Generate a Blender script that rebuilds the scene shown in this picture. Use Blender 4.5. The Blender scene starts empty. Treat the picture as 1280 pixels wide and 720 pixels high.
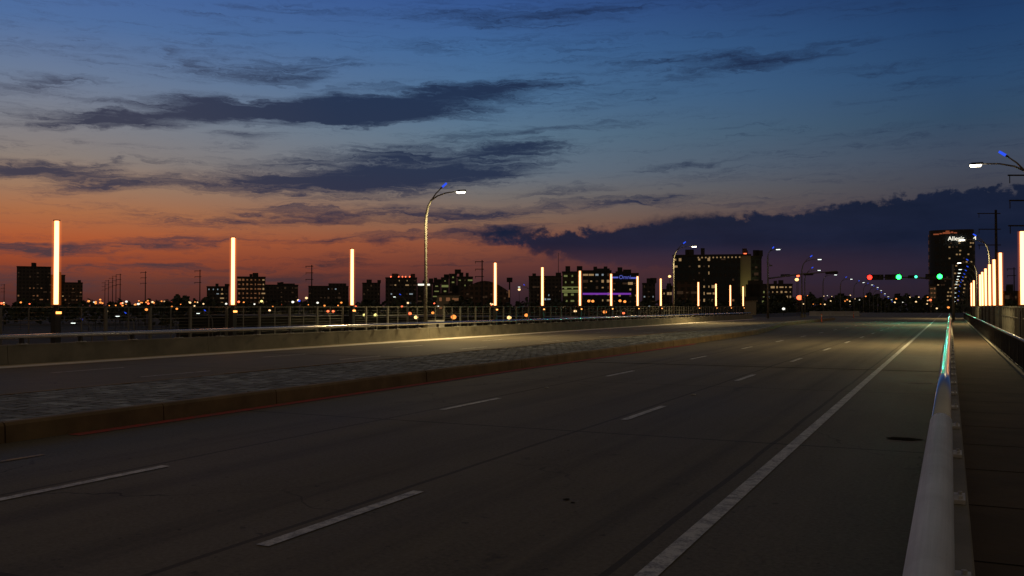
import bpy, math, random
from mathutils import Vector, Matrix
R = math.radians
random.seed(11)
scene = bpy.context.scene
col = scene.collection

# ------------------------------------------------------------------ camera
FPX, CX, CY, HZ, VPX = 1150.0, 640.0, 360.0, 383.0, 1188.0
PITCH = math.atan((HZ - CY) / FPX)
YAW = math.atan((VPX - CX) / FPX * math.cos(PITCH))
CAMZ = 2.0
cd = bpy.data.cameras.new('camera')
cam = bpy.data.objects.new('camera', cd); col.objects.link(cam)
cam.location = (0, 0, CAMZ)
cam.rotation_euler = (math.pi / 2 + PITCH, 0, YAW)
cd.sensor_width = 36.0
cd.lens = 36.0 * FPX / 1280.0
cd.clip_start = 0.05; cd.clip_end = 20000
scene.camera = cam
FW = Vector((-math.sin(YAW) * math.cos(PITCH), math.cos(YAW) * math.cos(PITCH), math.sin(PITCH)))
RT = Vector((math.cos(YAW), math.sin(YAW), 0))
UP = RT.cross(FW)
EYE = Vector((0, 0, CAMZ))
def ray(px, py): return FW + RT * ((px - CX) / FPX) + UP * ((CY - py) / FPX)
def at_depth(px, py, d): return EYE + ray(px, py) * d
def az_el(px, py):
    d = ray(px, py).normalized()
    return math.degrees(math.atan2(d.x, d.y)), math.degrees(math.asin(d.z))
def on_line(px, X):                     # where the line x = X, at eye height, is seen at column px
    r = ray(px, HZ); t = X / r.x
    return r.y * t

# ------------------------------------------------------------------ render settings
scene.render.engine = 'CYCLES'
scene.cycles.use_denoising = True
scene.cycles.max_bounces = 6; scene.cycles.transparent_max_bounces = 48
scene.cycles.sample_clamp_indirect = 4.0
vs = scene.view_settings
vs.view_transform = 'Standard'; vs.look = 'None'; vs.gamma = 1.0; vs.exposure = 0.0
vs.use_curve_mapping = False

# ------------------------------------------------------------------ colour
def lin(c):
    return tuple(((v / 255) / 12.92 if v <= 10 else (((v / 255) + .055) / 1.055) ** 2.4) for v in c)
class NT:
    def __init__(s, tree): s.t = tree; s.n = tree.nodes; s.l = tree.links
    def new(s, kind, **kw):
        n = s.n.new(kind)
        for k, v in kw.items(): setattr(n, k, v)
        return n
    def put(s, sock, v):
        if hasattr(v, 'is_output'): s.l.new(v, sock)
        elif isinstance(v, (tuple, list)) and len(v) == 3 and sock.type == 'RGBA': sock.default_value = (*v, 1)
        else: sock.default_value = v
    def math(s, op, a, b=None, clamp=False):
        n = s.new('ShaderNodeMath', operation=op, use_clamp=clamp)
        s.put(n.inputs[0], a)
        if b is not None: s.put(n.inputs[1], b)
        return n.outputs[0]
    def mix(s, fac, a, b, blend='MIX'):
        n = s.new('ShaderNodeMix', data_type='RGBA', blend_type=blend)
        s.put(n.inputs['Factor'], fac); s.put(n.inputs[6], a); s.put(n.inputs[7], b)
        return n.outputs[2]
    def noise(s, vec, scale, detail=3, rough=.5, dist=0):
        n = s.new('ShaderNodeTexNoise')
        if vec is not None: s.l.new(vec, n.inputs['Vector'])
        n.inputs['Scale'].default_value = scale; n.inputs['Detail'].default_value = detail
        n.inputs['Roughness'].default_value = rough; n.inputs['Distortion'].default_value = dist
        return n.outputs['Fac']
    def remap(s, v, a, b, c=0.0, d=1.0, smooth=False):
        n = s.new('ShaderNodeMapRange', clamp=True)
        if smooth: n.interpolation_type = 'SMOOTHSTEP'
        s.put(n.inputs['Value'], v)
        for k, q in zip(('From Min', 'From Max', 'To Min', 'To Max'), (a, b, c, d)): s.put(n.inputs[k], q)
        return n.outputs['Result']
    def ramp(s, v, stops):
        n = s.new('ShaderNodeValToRGB'); s.put(n.inputs[0], v)
        e = n.color_ramp.elements
        while len(e) > 1: e.remove(e[-1])
        e[0].position = stops[0][0]; e[0].color = (*stops[0][1], 1)
        for p, c in stops[1:]:
            q = e.new(p); q.color = (*c, 1)
        return n.outputs[0]
    def xyz(s, x, y, z=0.0):
        n = s.new('ShaderNodeCombineXYZ')
        for i, v in enumerate((x, y, z)): s.put(n.inputs[i], v)
        return n.outputs[0]

# ------------------------------------------------------------------ world: dusk sky with cloud streaks, laid out by azimuth and elevation
SKY_GAIN = 1.0
world = bpy.data.worlds.new('World'); scene.world = world; world.use_nodes = True
W = NT(world.node_tree); W.n.clear()
tc = W.new('ShaderNodeTexCoord')
nrm = W.new('ShaderNodeVectorMath', operation='NORMALIZE'); W.l.new(tc.outputs['Generated'], nrm.inputs[0])
sep = W.new('ShaderNodeSeparateXYZ'); W.l.new(nrm.outputs[0], sep.inputs[0])
az = W.math('MULTIPLY', W.math('ARCTAN2', sep.outputs[0], sep.outputs[1]), 57.29578)
el = W.math('MULTIPLY', W.math('ARCSINE', sep.outputs[2]), 57.29578)
def el_of(py): return math.degrees(math.atan((HZ - py) / FPX))
def ramp_at(stops):                    # stops: photo row -> colour; ramp position = elevation / 90
    st = sorted([(el_of(y) / 90, lin(c)) for y, c in stops])
    st = [(0.0, st[0][1])] + st + [(.30, lin((38, 48, 74))), (.48, lin((70, 65, 58))), (1.0, lin((84, 75, 62)))]
    return W.ramp(W.math('DIVIDE', el, 90.0, True), st)
left = ramp_at([(0, (66, 99, 156)), (60, (76, 108, 156)), (120, (102, 120, 148)), (170, (120, 124, 134)), (215, (132, 122, 116)), (245, (150, 118, 96)), (275, (164, 104, 70)),
                (305, (166, 83, 51)), (332, (136, 60, 44)), (355, (80, 43, 46)), (378, (44, 31, 40))])
mid = ramp_at([(0, (50, 84, 142)), (60, (62, 101, 149)), (120, (74, 109, 145)), (170, (88, 114, 136)), (215, (98, 111, 125)), (245, (112, 106, 104)), (275, (126, 97, 81)),
               (305, (132, 74, 56)), (332, (98, 53, 50)), (355, (62, 39, 47)), (378, (40, 30, 40))])
right = ramp_at([(0, (24, 48, 90)), (60, (31, 62, 104)), (120, (40, 71, 108)), (170, (48, 72, 98)), (215, (62, 72, 90)), (245, (64, 66, 78)), (275, (58, 54, 66)),
                 (305, (52, 42, 58)), (332, (48, 36, 52)), (355, (42, 33, 48)), (378, (34, 28, 40))])
azL, azM, azR = az_el(60, 383)[0], az_el(600, 383)[0], az_el(1200, 383)[0]
base = W.mix(W.remap(az, azL, azM, smooth=False), left, mid)
base = W.mix(W.remap(az, azM, azR), base, right)
back = W.ramp(W.math('DIVIDE', el, 90.0, True), [(0, lin((92, 72, 50))), (.15, lin((74, 62, 50))), (.5, lin((86, 76, 62))), (1, lin((84, 75, 62)))])
base = W.mix(W.remap(az, azR + 5, azR + 70, smooth=True), base, back)
base = W.mix(W.remap(az, azL - 15, azL - 75, smooth=True), base, back)
nish = W.new('ShaderNodeTexSky', sky_type='NISHITA', sun_disc=False)
SUN_EL, SUN_AZ = R(0.6), R(-48)
nish.sun_elevation = SUN_EL; nish.sun_rotation = SUN_AZ
base = W.mix(0.003, base, nish.outputs[0], 'ADD')
# soft large mottling of the clear sky
p0 = W.xyz(az, el)
def scaled(vec, sx, sy, sz=1.0, off=(0, 0, 0)):
    m = W.new('ShaderNodeMapping'); W.l.new(vec, m.inputs[0]); m.inputs['Scale'].default_value = (sx, sy, sz); m.inputs['Location'].default_value = off
    return m.outputs[0]
n1 = W.noise(scaled(p0, .16, .55), 1.0, 5, .55)
n2 = W.noise(scaled(p0, .5, 1.7, 1, (7, 3, 0)), 1.0, 5, .6)
n3 = W.noise(scaled(p0, .085, 1.05, 1, (2, 9, 4)), 1.0, 6, .62, .4)
n4 = W.noise(scaled(p0, .9, 1.1, 1, (5, 1, 4)), 1.0, 6, .62)
eld = W.math('ADD', el, W.math('ADD', W.math('MULTIPLY', W.math('SUBTRACT', n1, .5), 1.7), W.math('MULTIPLY', W.math('SUBTRACT', n2, .5), 1.3)))
azd = W.math('ADD', az, W.math('MULTIPLY', W.math('SUBTRACT', n2, .5), 4.0))
pd = W.xyz(azd, eld)
n5 = W.noise(scaled(pd, .17, 3.6, 1, (1, 4, 8)), 1.0, 6, .68, .5)
amp = W.remap(el, 2.6, 4.6, .25, 1.0, smooth=True)
eld2 = W.math('ADD', el, W.math('MULTIPLY', W.math('MULTIPLY', W.math('SUBTRACT', n4, .5), 2.6), amp))
pd2 = W.xyz(W.math('ADD', az, W.math('MULTIPLY', W.math('SUBTRACT', n4, .5), 2.0)), eld2)
def cloud_field(items, vec):
    total = None
    for cx, cy, hl, ht, tilt, op in items:
        a, e = az_el(cx, cy)
        k = 57.29578 / FPX * math.cos(math.atan((cx - CX) / FPX)) ** 1.5
        m = W.new('ShaderNodeMapping', vector_type='TEXTURE'); W.l.new(vec, m.inputs[0])
        m.inputs['Location'].default_value = (a, e, 0); m.inputs['Rotation'].default_value = (0, 0, R(tilt)); m.inputs['Scale'].default_value = (hl * k, ht * k, 1)
        g = W.new('ShaderNodeTexGradient', gradient_type='SPHERICAL'); W.l.new(m.outputs[0], g.inputs[0])
        v = W.math('MULTIPLY', g.outputs['Fac'], op)
        total = v if total is None else W.math('ADD', total, v)
    return total
streaks = [(50, 100, 130, 14, 6, .9), (330, 84, 130, 24, 2, .75), (215, 66, 70, 20, -18, .55), (380, 98, 60, 10, 6, .7), (110, 45, 50, 14, 0, .35),
           (300, 142, 400, 24, 4, 1.3), (262, 127, 70, 18, 0, 1.2), (140, 152, 170, 16, 3, 1.2), (490, 126, 260, 24, 5, 1.5), (600, 113, 130, 17, 5, 1.1), (420, 146, 230, 15, 2, 1.2),
           (300, 173, 60, 11, 0, .8), (655, 164, 210, 12, 3, 1.0), (60, 208, 125, 16, 0, 1.5), (135, 232, 110, 15, 4, 1.3),
           (470, 207, 280, 30, 5, 1.5), (420, 232, 270, 24, 2, 1.5), (600, 216, 170, 18, 4, 1.0), (850, 209, 115, 7, 6, .9), (640, 190, 120, 12, 4, .9),
           (700, 240, 110, 9, 3, .8), (430, 270, 290, 17, 2, 1.0), (680, 260, 240, 12, 4, .9), (250, 283, 150, 9, 3, .8), (330, 262, 110, 10, 2, .7),
           (210, 303, 170, 14, 4, 1.25), (30, 310, 130, 14, 0, 1.3), (420, 300, 170, 11, 3, .9), (625, 290, 100, 17, 3, 1.5), (520, 297, 120, 11, 2, 1.0),
           (150, 336, 240, 15, 3, 1.05), (410, 330, 90, 14, 0, 1.0), (40, 350, 150, 13, 0, .9), (330, 350, 190, 11, 2, .7), (560, 330, 140, 10, 2, .7),
           (965, 73, 150, 14, 4, 1.4), (830, 82, 160, 8, 4, .6), (740, 14, 280, 18, 3, .7), (690, 36, 160, 15, 2, .6), (1120, 88, 140, 6, 0, .35),
           (1090, 168, 130, 7, 1, .45), (800, 253, 90, 8, 5, .8), (1010, 259, 130, 9, 2, .6), (820, 232, 130, 6, 3, .4), (960, 130, 120, 6, 2, .3), (560, 60, 180, 12, 3, .35)]
bank = [(885, 292, 150, 36, 0, 1.7), (1000, 296, 150, 36, 0, 1.6), (770, 304, 130, 26, 0, 1.4), (1150, 284, 220, 50, 3, 1.7), (1250, 262, 160, 36, 0, 1.6), (690, 304, 100, 16, 0, .9),
        (1060, 312, 420, 26, 0, 1.5), (900, 318, 300, 18, 0, 1.2), (630, 291, 70, 15, 0, 1.0), (960, 334, 380, 26, 0, 1.0), (1120, 345, 300, 30, 0, .9), (1180, 250, 140, 14, 2, 1.0), (1090, 262, 110, 10, 2, .7)]
cs = W.math('MULTIPLY', cloud_field(streaks, pd), .70)
cs = W.math('ADD', cs, W.math('MULTIPLY', W.math('SUBTRACT', n3, .50), 1.7))
cs = W.math('ADD', cs, W.math('MULTIPLY', W.math('SUBTRACT', n5, .48), 1.9))
ms = W.remap(cs, .0, 1.12, 0, 1, True)
cb = cloud_field(bank, pd2)
cb = W.math('ADD', cb, W.math('MULTIPLY', W.math('SUBTRACT', n4, .5), W.math('MULTIPLY', amp, .8)))
mb = W.remap(cb, W.remap(el, 2.6, 4.6, .02, .20), W.remap(el, 2.6, 4.6, 1.15, .95), 0, .95, True)
cloud_hi = W.mix(W.remap(az, azM, azR), lin((27, 39, 68)), lin((26, 36, 64)))
cloud_lo = W.mix(W.remap(az, azL, azR), lin((62, 46, 48)), lin((30, 32, 52)))
cloud_c = W.mix(W.remap(el, 2.6, 6.2), cloud_lo, cloud_hi)
cloud_c = W.mix(W.remap(az, azL + 4, azL + 16), W.mix(.4, cloud_c, lin((70, 66, 78))), cloud_c)
sky = W.mix(W.math('MULTIPLY', ms, .9), base, cloud_c)
bank_c = W.mix(W.remap(n1, .35, .65), lin((17, 27, 49)), lin((24, 33, 57)))
bank_c = W.mix(W.remap(el, 4.0, 1.6, smooth=True), bank_c, W.mix(.62, bank_c, base))
sky = W.mix(mb, sky, bank_c)
# below the horizon: dim ground tone
sky = W.mix(W.remap(el, 0, -2), sky, (.010, .008, .009))
bg = W.new('ShaderNodeBackground'); W.put(bg.inputs['Color'], sky); bg.inputs['Strength'].default_value = SKY_GAIN
wo = W.new('ShaderNodeOutputWorld'); W.l.new(bg.outputs[0], wo.inputs['Surface'])
world.cycles.sampling_method = 'MANUAL'; world.cycles.sample_map_resolution = 512

# the last glow of the sun that has just gone, low on the left
sd = bpy.data.lights.new('sun', 'SUN'); sun = bpy.data.objects.new('sun', sd); col.objects.link(sun)
sd.energy = 0.03; sd.angle = R(12); sd.color = (1, .55, .3)
sun.rotation_euler = (math.pi / 2 - R(2.5), 0, math.pi - SUN_AZ * 1.0 if False else 0)
_sv = Vector((math.sin(SUN_AZ) * math.cos(R(2.5)), math.cos(SUN_AZ) * math.cos(R(2.5)), math.sin(R(2.5))))
sun.rotation_euler = (-_sv).to_track_quat('-Z', 'Y').to_euler()

# ------------------------------------------------------------------ mesh and object helpers
class MB:
    def __init__(s): s.v = []; s.f = []
    def quad(s, *p):
        k = len(s.v); s.v += [tuple(q) for q in p]; s.f.append(tuple(range(k, k + len(p))))
    def box(s, x0, x1, y0, y1, z0, z1):
        k = len(s.v)
        s.v += [(x0, y0, z0), (x1, y0, z0), (x1, y1, z0), (x0, y1, z0), (x0, y0, z1), (x1, y0, z1), (x1, y1, z1), (x0, y1, z1)]
        s.f += [tuple(k + i for i in q) for q in ((3, 2, 1, 0), (4, 5, 6, 7), (0, 1, 5, 4), (1, 2, 6, 5), (2, 3, 7, 6), (3, 0, 4, 7))]
        return s
    def tube(s, pts, r, n=10, r2=None, cap=True, ry=None):
        pts = [Vector(p) for p in pts]; k0 = len(s.v); m = len(pts)
        for i, p in enumerate(pts):
            d = (pts[min(i + 1, m - 1)] - pts[max(i - 1, 0)]).normalized()
            a = d.cross(Vector((0, 0, 1)))
            if a.length < 1e-3: a = Vector((1, 0, 0))
            a.normalize(); b = a.cross(d).normalized()
            rr = r if r2 is None else r + (r2 - r) * i / (m - 1)
            for j in range(n):
                t = 2 * math.pi * j / n
                s.v.append(tuple(p + a * (rr * math.cos(t)) + b * ((ry if ry else rr) * math.sin(t))))
        for i in range(m - 1):
            for j in range(n):
                a0, a1 = k0 + i * n + j, k0 + i * n + (j + 1) % n
                s.f.append((a0, a1, a1 + n, a0 + n))
        if cap:
            s.f.append(tuple(k0 + j for j in range(n))[::-1]); s.f.append(tuple(k0 + (m - 1) * n + j for j in range(n)))
        return s
    def prism(s, prof, y0, y1):           # profile in x-z swept along y
        k, n = len(s.v), len(prof)
        s.v += [(x, y0, z) for x, z in prof] + [(x, y1, z) for x, z in prof]
        for i in range(n):
            j = (i + 1) % n; s.f.append((k + i, k + j, k + n + j, k + n + i))
        s.f.append(tuple(k + i for i in range(n))[::-1]); s.f.append(tuple(k + n + i for i in range(n)))
        return s
    def build(s, name, mat, parent=None, smooth=False):
        me = bpy.data.meshes.new(name); me.from_pydata(s.v, [], s.f)
        me.materials.append(mat)
        if smooth:
            me.polygons.foreach_set('use_smooth', [True] * len(me.polygons))
        me.update()
        o = bpy.data.objects.new(name, me); col.objects.link(o)
        if parent: o.parent = parent
        return o
def recalc(o):
    import bmesh
    b = bmesh.new(); b.from_mesh(o.data); bmesh.ops.recalc_face_normals(b, faces=b.faces); b.to_mesh(o.data); b.free(); return o
def empty(name, loc, rz=0.0):
    o = bpy.data.objects.new(name, None); col.objects.link(o); o.location = loc; o.rotation_euler = (0, 0, rz); return o
def tag(o, label, cat, group=None):
    o['label'] = label; o['category'] = cat
    if group: o['group'] = group
    return o
def kind(o, k): o['kind'] = k; return o
def copy_tree(o, parent=None):
    c = o.copy(); col.objects.link(c); c.parent = parent
    for ch in list(o.children): copy_tree(ch, c)
    return c

# ------------------------------------------------------------------ materials
def pbr(name, color, rough=.6, metal=0.0, bump=None, var=None, scale=1.0, spec=.5):
    m = bpy.data.materials.new(name); m.use_nodes = True; T = NT(m.node_tree)
    b = T.n['Principled BSDF']; b.inputs['Roughness'].default_value = rough; b.inputs['Metallic'].default_value = metal
    b.inputs['Specular IOR Level'].default_value = spec
    g = T.new('ShaderNodeTexCoord')
    if var:
        f = T.remap(T.noise(g.outputs['Object'], scale, 5, .6), .3, .7)
        T.put(b.inputs['Base Color'], T.mix(f, tuple(c * (1 - var) for c in color), tuple(min(1, c * (1 + var)) for c in color)))
    else: T.put(b.inputs['Base Color'], color)
    if bump:
        bn = T.new('ShaderNodeBump'); bn.inputs['Strength'].default_value = bump; bn.inputs['Distance'].default_value = .01
        T.l.new(T.noise(g.outputs['Object'], scale * 9, 4, .6), bn.inputs['Height']); T.l.new(bn.outputs[0], b.inputs['Normal'])
    return m
def glow(name, color, strength, sample=True):
    m = bpy.data.materials.new(name); m.use_nodes = True; T = NT(m.node_tree); T.n.clear()
    e = T.new('ShaderNodeEmission'); e.inputs[0].default_value = (*color, 1); e.inputs[1].default_value = strength
    o = T.new('ShaderNodeOutputMaterial'); T.l.new(e.outputs[0], o.inputs[0])
    if not sample: m.cycles.emission_sampling = 'NONE'
    return m
def road_mat():
    m = bpy.data.materials.new('road_concrete'); m.use_nodes = True; T = NT(m.node_tree); b = T.n['Principled BSDF']
    g = T.new('ShaderNodeTexCoord').outputs['Object']
    def sc(v, x, y):
        q = T.new('ShaderNodeMapping'); T.l.new(v, q.inputs[0]); q.inputs['Scale'].default_value = (x, y, 1); return q.outputs[0]
    patch = T.remap(T.noise(sc(g, .25, .08), 1, 5, .6), .3, .7)
    streak = T.remap(T.noise(sc(g, 2.2, .05), 1, 5, .65), .3, .72)
    grain = T.remap(T.noise(g, 22, 4, .7), .3, .7)
    spots = T.remap(T.noise(g, 1.3, 6, .7), .63, .72)
    c = T.mix(patch, (.085, .073, .052), (.205, .178, .130))
    mott = T.remap(T.noise(sc(g, 1.2, .55), 1, 7, .72), .36, .66)
    c = T.mix(T.math('MULTIPLY', mott, .5), c, (.062, .053, .039))
    c = T.mix(T.math('MULTIPLY', streak, .65), c, (.062, .054, .042))
    c = T.mix(T.math('MULTIPLY', grain, .55), c, (.25, .22, .17))
    c = T.mix(T.math('MULTIPLY', spots, .7), c, (.045, .042, .038))
    # transverse tining and slab joints every 4.6 m
    s = T.new('ShaderNodeSeparateXYZ'); T.l.new(g, s.inputs[0])
    fr = T.math('FRACT', T.math('DIVIDE', s.outputs[1], 9.2))
    joint = T.math('LESS_THAN', T.math('ABSOLUTE', T.math('SUBTRACT', fr, .5)), .0042)
    c = T.mix(T.math('MULTIPLY', joint, .7), c, (.025, .023, .02))
    # dark sealed seams along the lane lines
    sx = T.math('ADD', s.outputs[0], T.math('MULTIPLY', T.math('SUBTRACT', T.noise(sc(g, .3, .3), 1, 3), .5), .10))
    for X in (-5.42, -9.1, -2.35):
        seam = T.math('LESS_THAN', T.math('ABSOLUTE', T.math('SUBTRACT', sx, X)), .035)
        c = T.mix(T.math('MULTIPLY', seam, .6), c, (.03, .026, .022))
    # tyre-polished wheel paths, oily drips between them, thin cracks
    for X in (-3.0, -4.5, -6.3, -8.0, -9.9):
        w = T.remap(T.math('ABSOLUTE', T.math('SUBTRACT', sx, X)), .12, .42, 1, 0, True)
        c = T.mix(T.math('MULTIPLY', w, T.math('MULTIPLY', streak, .45)), c, (.050, .044, .036))
    drip = T.remap(T.noise(g, 7, 3, .6), .66, .72)
    c = T.mix(T.math('MULTIPLY', drip, .6), c, (.03, .028, .024))
    vo = T.new('ShaderNodeTexVoronoi', feature='DISTANCE_TO_EDGE'); vo.inputs['Scale'].default_value = .22
    wv = T.new('ShaderNodeVectorMath', operation='ADD'); T.l.new(g, wv.inputs[0])
    nz = T.new('ShaderNodeTexNoise'); T.l.new(g, nz.inputs['Vector']); nz.inputs['Scale'].default_value = 1.1; nz.inputs['Detail'].default_value = 5
    T.l.new(nz.outputs['Color'], wv.inputs[1]); T.l.new(wv.outputs[0], vo.inputs['Vector'])
    crack = T.math('MULTIPLY', T.math('LESS_THAN', vo.outputs['Distance'], .0035), T.remap(T.noise(g, .12, 2), .5, .6))
    c = T.mix(T.math('MULTIPLY', crack, .8), c, (.022, .02, .017))
    T.put(b.inputs['Base Color'], c)
    T.put(b.inputs['Roughness'], T.remap(patch, 0, 1, .62, .82))
    b.inputs['Specular IOR Level'].default_value = .14
    bn = T.new('ShaderNodeBump'); bn.inputs['Strength'].default_value = .5; bn.inputs['Distance'].default_value = .006
    T.l.new(T.noise(g, 60, 3, .7), bn.inputs['Height']); T.l.new(bn.outputs[0], b.inputs['Normal'])
    return m
def paint_mat(name, color, wear=.5):
    m = bpy.data.materials.new(name); m.use_nodes = True; T = NT(m.node_tree); b = T.n['Principled BSDF']
    g = T.new('ShaderNodeTexCoord').outputs['Object']
    f = T.remap(T.math('ADD', T.noise(g, 5, 6, .75), T.math('MULTIPLY', T.noise(g, 40, 3, .7), .25)), .56, .74, 0, wear)
    T.put(b.inputs['Base Color'], T.mix(f, color, (.11, .10, .09))); b.inputs['Roughness'].default_value = .6
    return m
def paver_mat():
    m = bpy.data.materials.new('median_pavers'); m.use_nodes = True; T = NT(m.node_tree); b = T.n['Principled BSDF']
    g = T.new('ShaderNodeTexCoord').outputs['Object']; r = T.new('ShaderNodeNewGeometry').outputs['Random Per Island']
    c = T.ramp(r, [(0, (.09, .10, .10)), (.5, (.21, .23, .235)), (1, (.42, .46, .47))])
    c = T.mix(T.remap(T.noise(g, .5, 6, .65), .38, .66, 0, .65), c, (.09, .09, .08))
    c = T.mix(T.remap(T.noise(g, 14, 4, .7), .35, .65, 0, .4), c, (.3, .3, .28))
    T.put(b.inputs['Base Color'], c); b.inputs['Roughness'].default_value = .8; b.inputs['Specular IOR Level'].default_value = .15
    return m
def facade_mat(name, wall, glass, fw, fh):
    m = bpy.data.materials.new(name); m.use_nodes = True; T = NT(m.node_tree); b = T.n['Principled BSDF']
    tcn = T.new('ShaderNodeTexCoord'); s = T.new('ShaderNodeSeparateXYZ'); T.l.new(tcn.outputs['Object'], s.inputs[0])
    u = T.math('ADD', s.outputs[0], s.outputs[1])
    a = T.math('LESS_THAN', T.math('FRACT', T.math('DIVIDE', u, fw)), .62)
    q = T.math('LESS_THAN', T.math('FRACT', T.math('DIVIDE', s.outputs[2], fh)), .55)
    f = T.math('MULTIPLY', a, q)
    w = T.mix(T.remap(T.noise(tcn.outputs['Object'], .08, 4), .3, .7), tuple(c * .75 for c in wall), wall)
    T.put(b.inputs['Base Color'], T.mix(f, w, glass)); T.put(b.inputs['Roughness'], T.remap(f, 0, 1, .8, .25))
    return m
def column_mat():
    m = bpy.data.materials.new('lit_column_diffuser'); m.use_nodes = True; T = NT(m.node_tree); T.n.clear()
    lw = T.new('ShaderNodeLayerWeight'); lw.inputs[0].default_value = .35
    c = T.mix(T.remap(lw.outputs['Facing'], .3, .9), (4.4, 1.95, .80), (3.2, .85, .16))  # orange rim paints the glare fringe into the tube colour
    e = T.new('ShaderNodeEmission'); T.put(e.inputs[0], c); e.inputs[1].default_value = 1.0
    o = T.new('ShaderNodeOutputMaterial'); T.l.new(e.outputs[0], o.inputs[0]); return m
def tube_mat():
    m = bpy.data.materials.new('rail_galvanised_satin'); m.use_nodes = True; T = NT(m.node_tree); b = T.n['Principled BSDF']
    g = T.new('ShaderNodeTexCoord').outputs['Object']
    q = T.new('ShaderNodeMapping'); T.l.new(g, q.inputs[0]); q.inputs['Scale'].default_value = (38, .5, 38)
    f = T.remap(T.noise(q.outputs[0], 1, 5, .65), .3, .7); h = T.remap(T.noise(g, 16, 6, .75), .62, .75); k = T.remap(T.noise(g, 1.6, 4, .6), .35, .65)
    c = T.mix(f, (.72, .71, .68), (.92, .91, .88)); c = T.mix(T.math('MULTIPLY', k, .3), c, (.42, .40, .36)); c = T.mix(T.math('MULTIPLY', h, .5), c, (.25, .22, .18))
    T.put(b.inputs['Base Color'], c); T.put(b.inputs['Roughness'], T.remap(f, 0, 1, .65, .8)); b.inputs['Specular IOR Level'].default_value = .12
    return m
def halo_mat():
    # added shell imitating glare round the lit tube, brightest where seen square on
    m = bpy.data.materials.new('painted_halo'); m.use_nodes = True; T = NT(m.node_tree); T.n.clear()
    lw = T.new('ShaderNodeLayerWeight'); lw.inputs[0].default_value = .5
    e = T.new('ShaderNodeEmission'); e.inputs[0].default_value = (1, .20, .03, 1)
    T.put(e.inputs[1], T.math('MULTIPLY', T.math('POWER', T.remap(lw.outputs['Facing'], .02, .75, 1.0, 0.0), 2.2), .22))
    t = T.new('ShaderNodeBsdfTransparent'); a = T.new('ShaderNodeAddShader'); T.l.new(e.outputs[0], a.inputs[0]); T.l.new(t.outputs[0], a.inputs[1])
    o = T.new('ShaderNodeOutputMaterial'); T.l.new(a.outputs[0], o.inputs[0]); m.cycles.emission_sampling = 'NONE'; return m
def leaf_mat():
    m = bpy.data.materials.new('dark_foliage'); m.use_nodes = True; T = NT(m.node_tree); b = T.n['Principled BSDF']
    g = T.new('ShaderNodeTexCoord').outputs['Object']
    T.put(b.inputs['Base Color'], T.mix(T.noise(g, .2, 4), (.025, .035, .016), (.06, .07, .03))); b.inputs['Roughness'].default_value = .8
    return m

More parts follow.
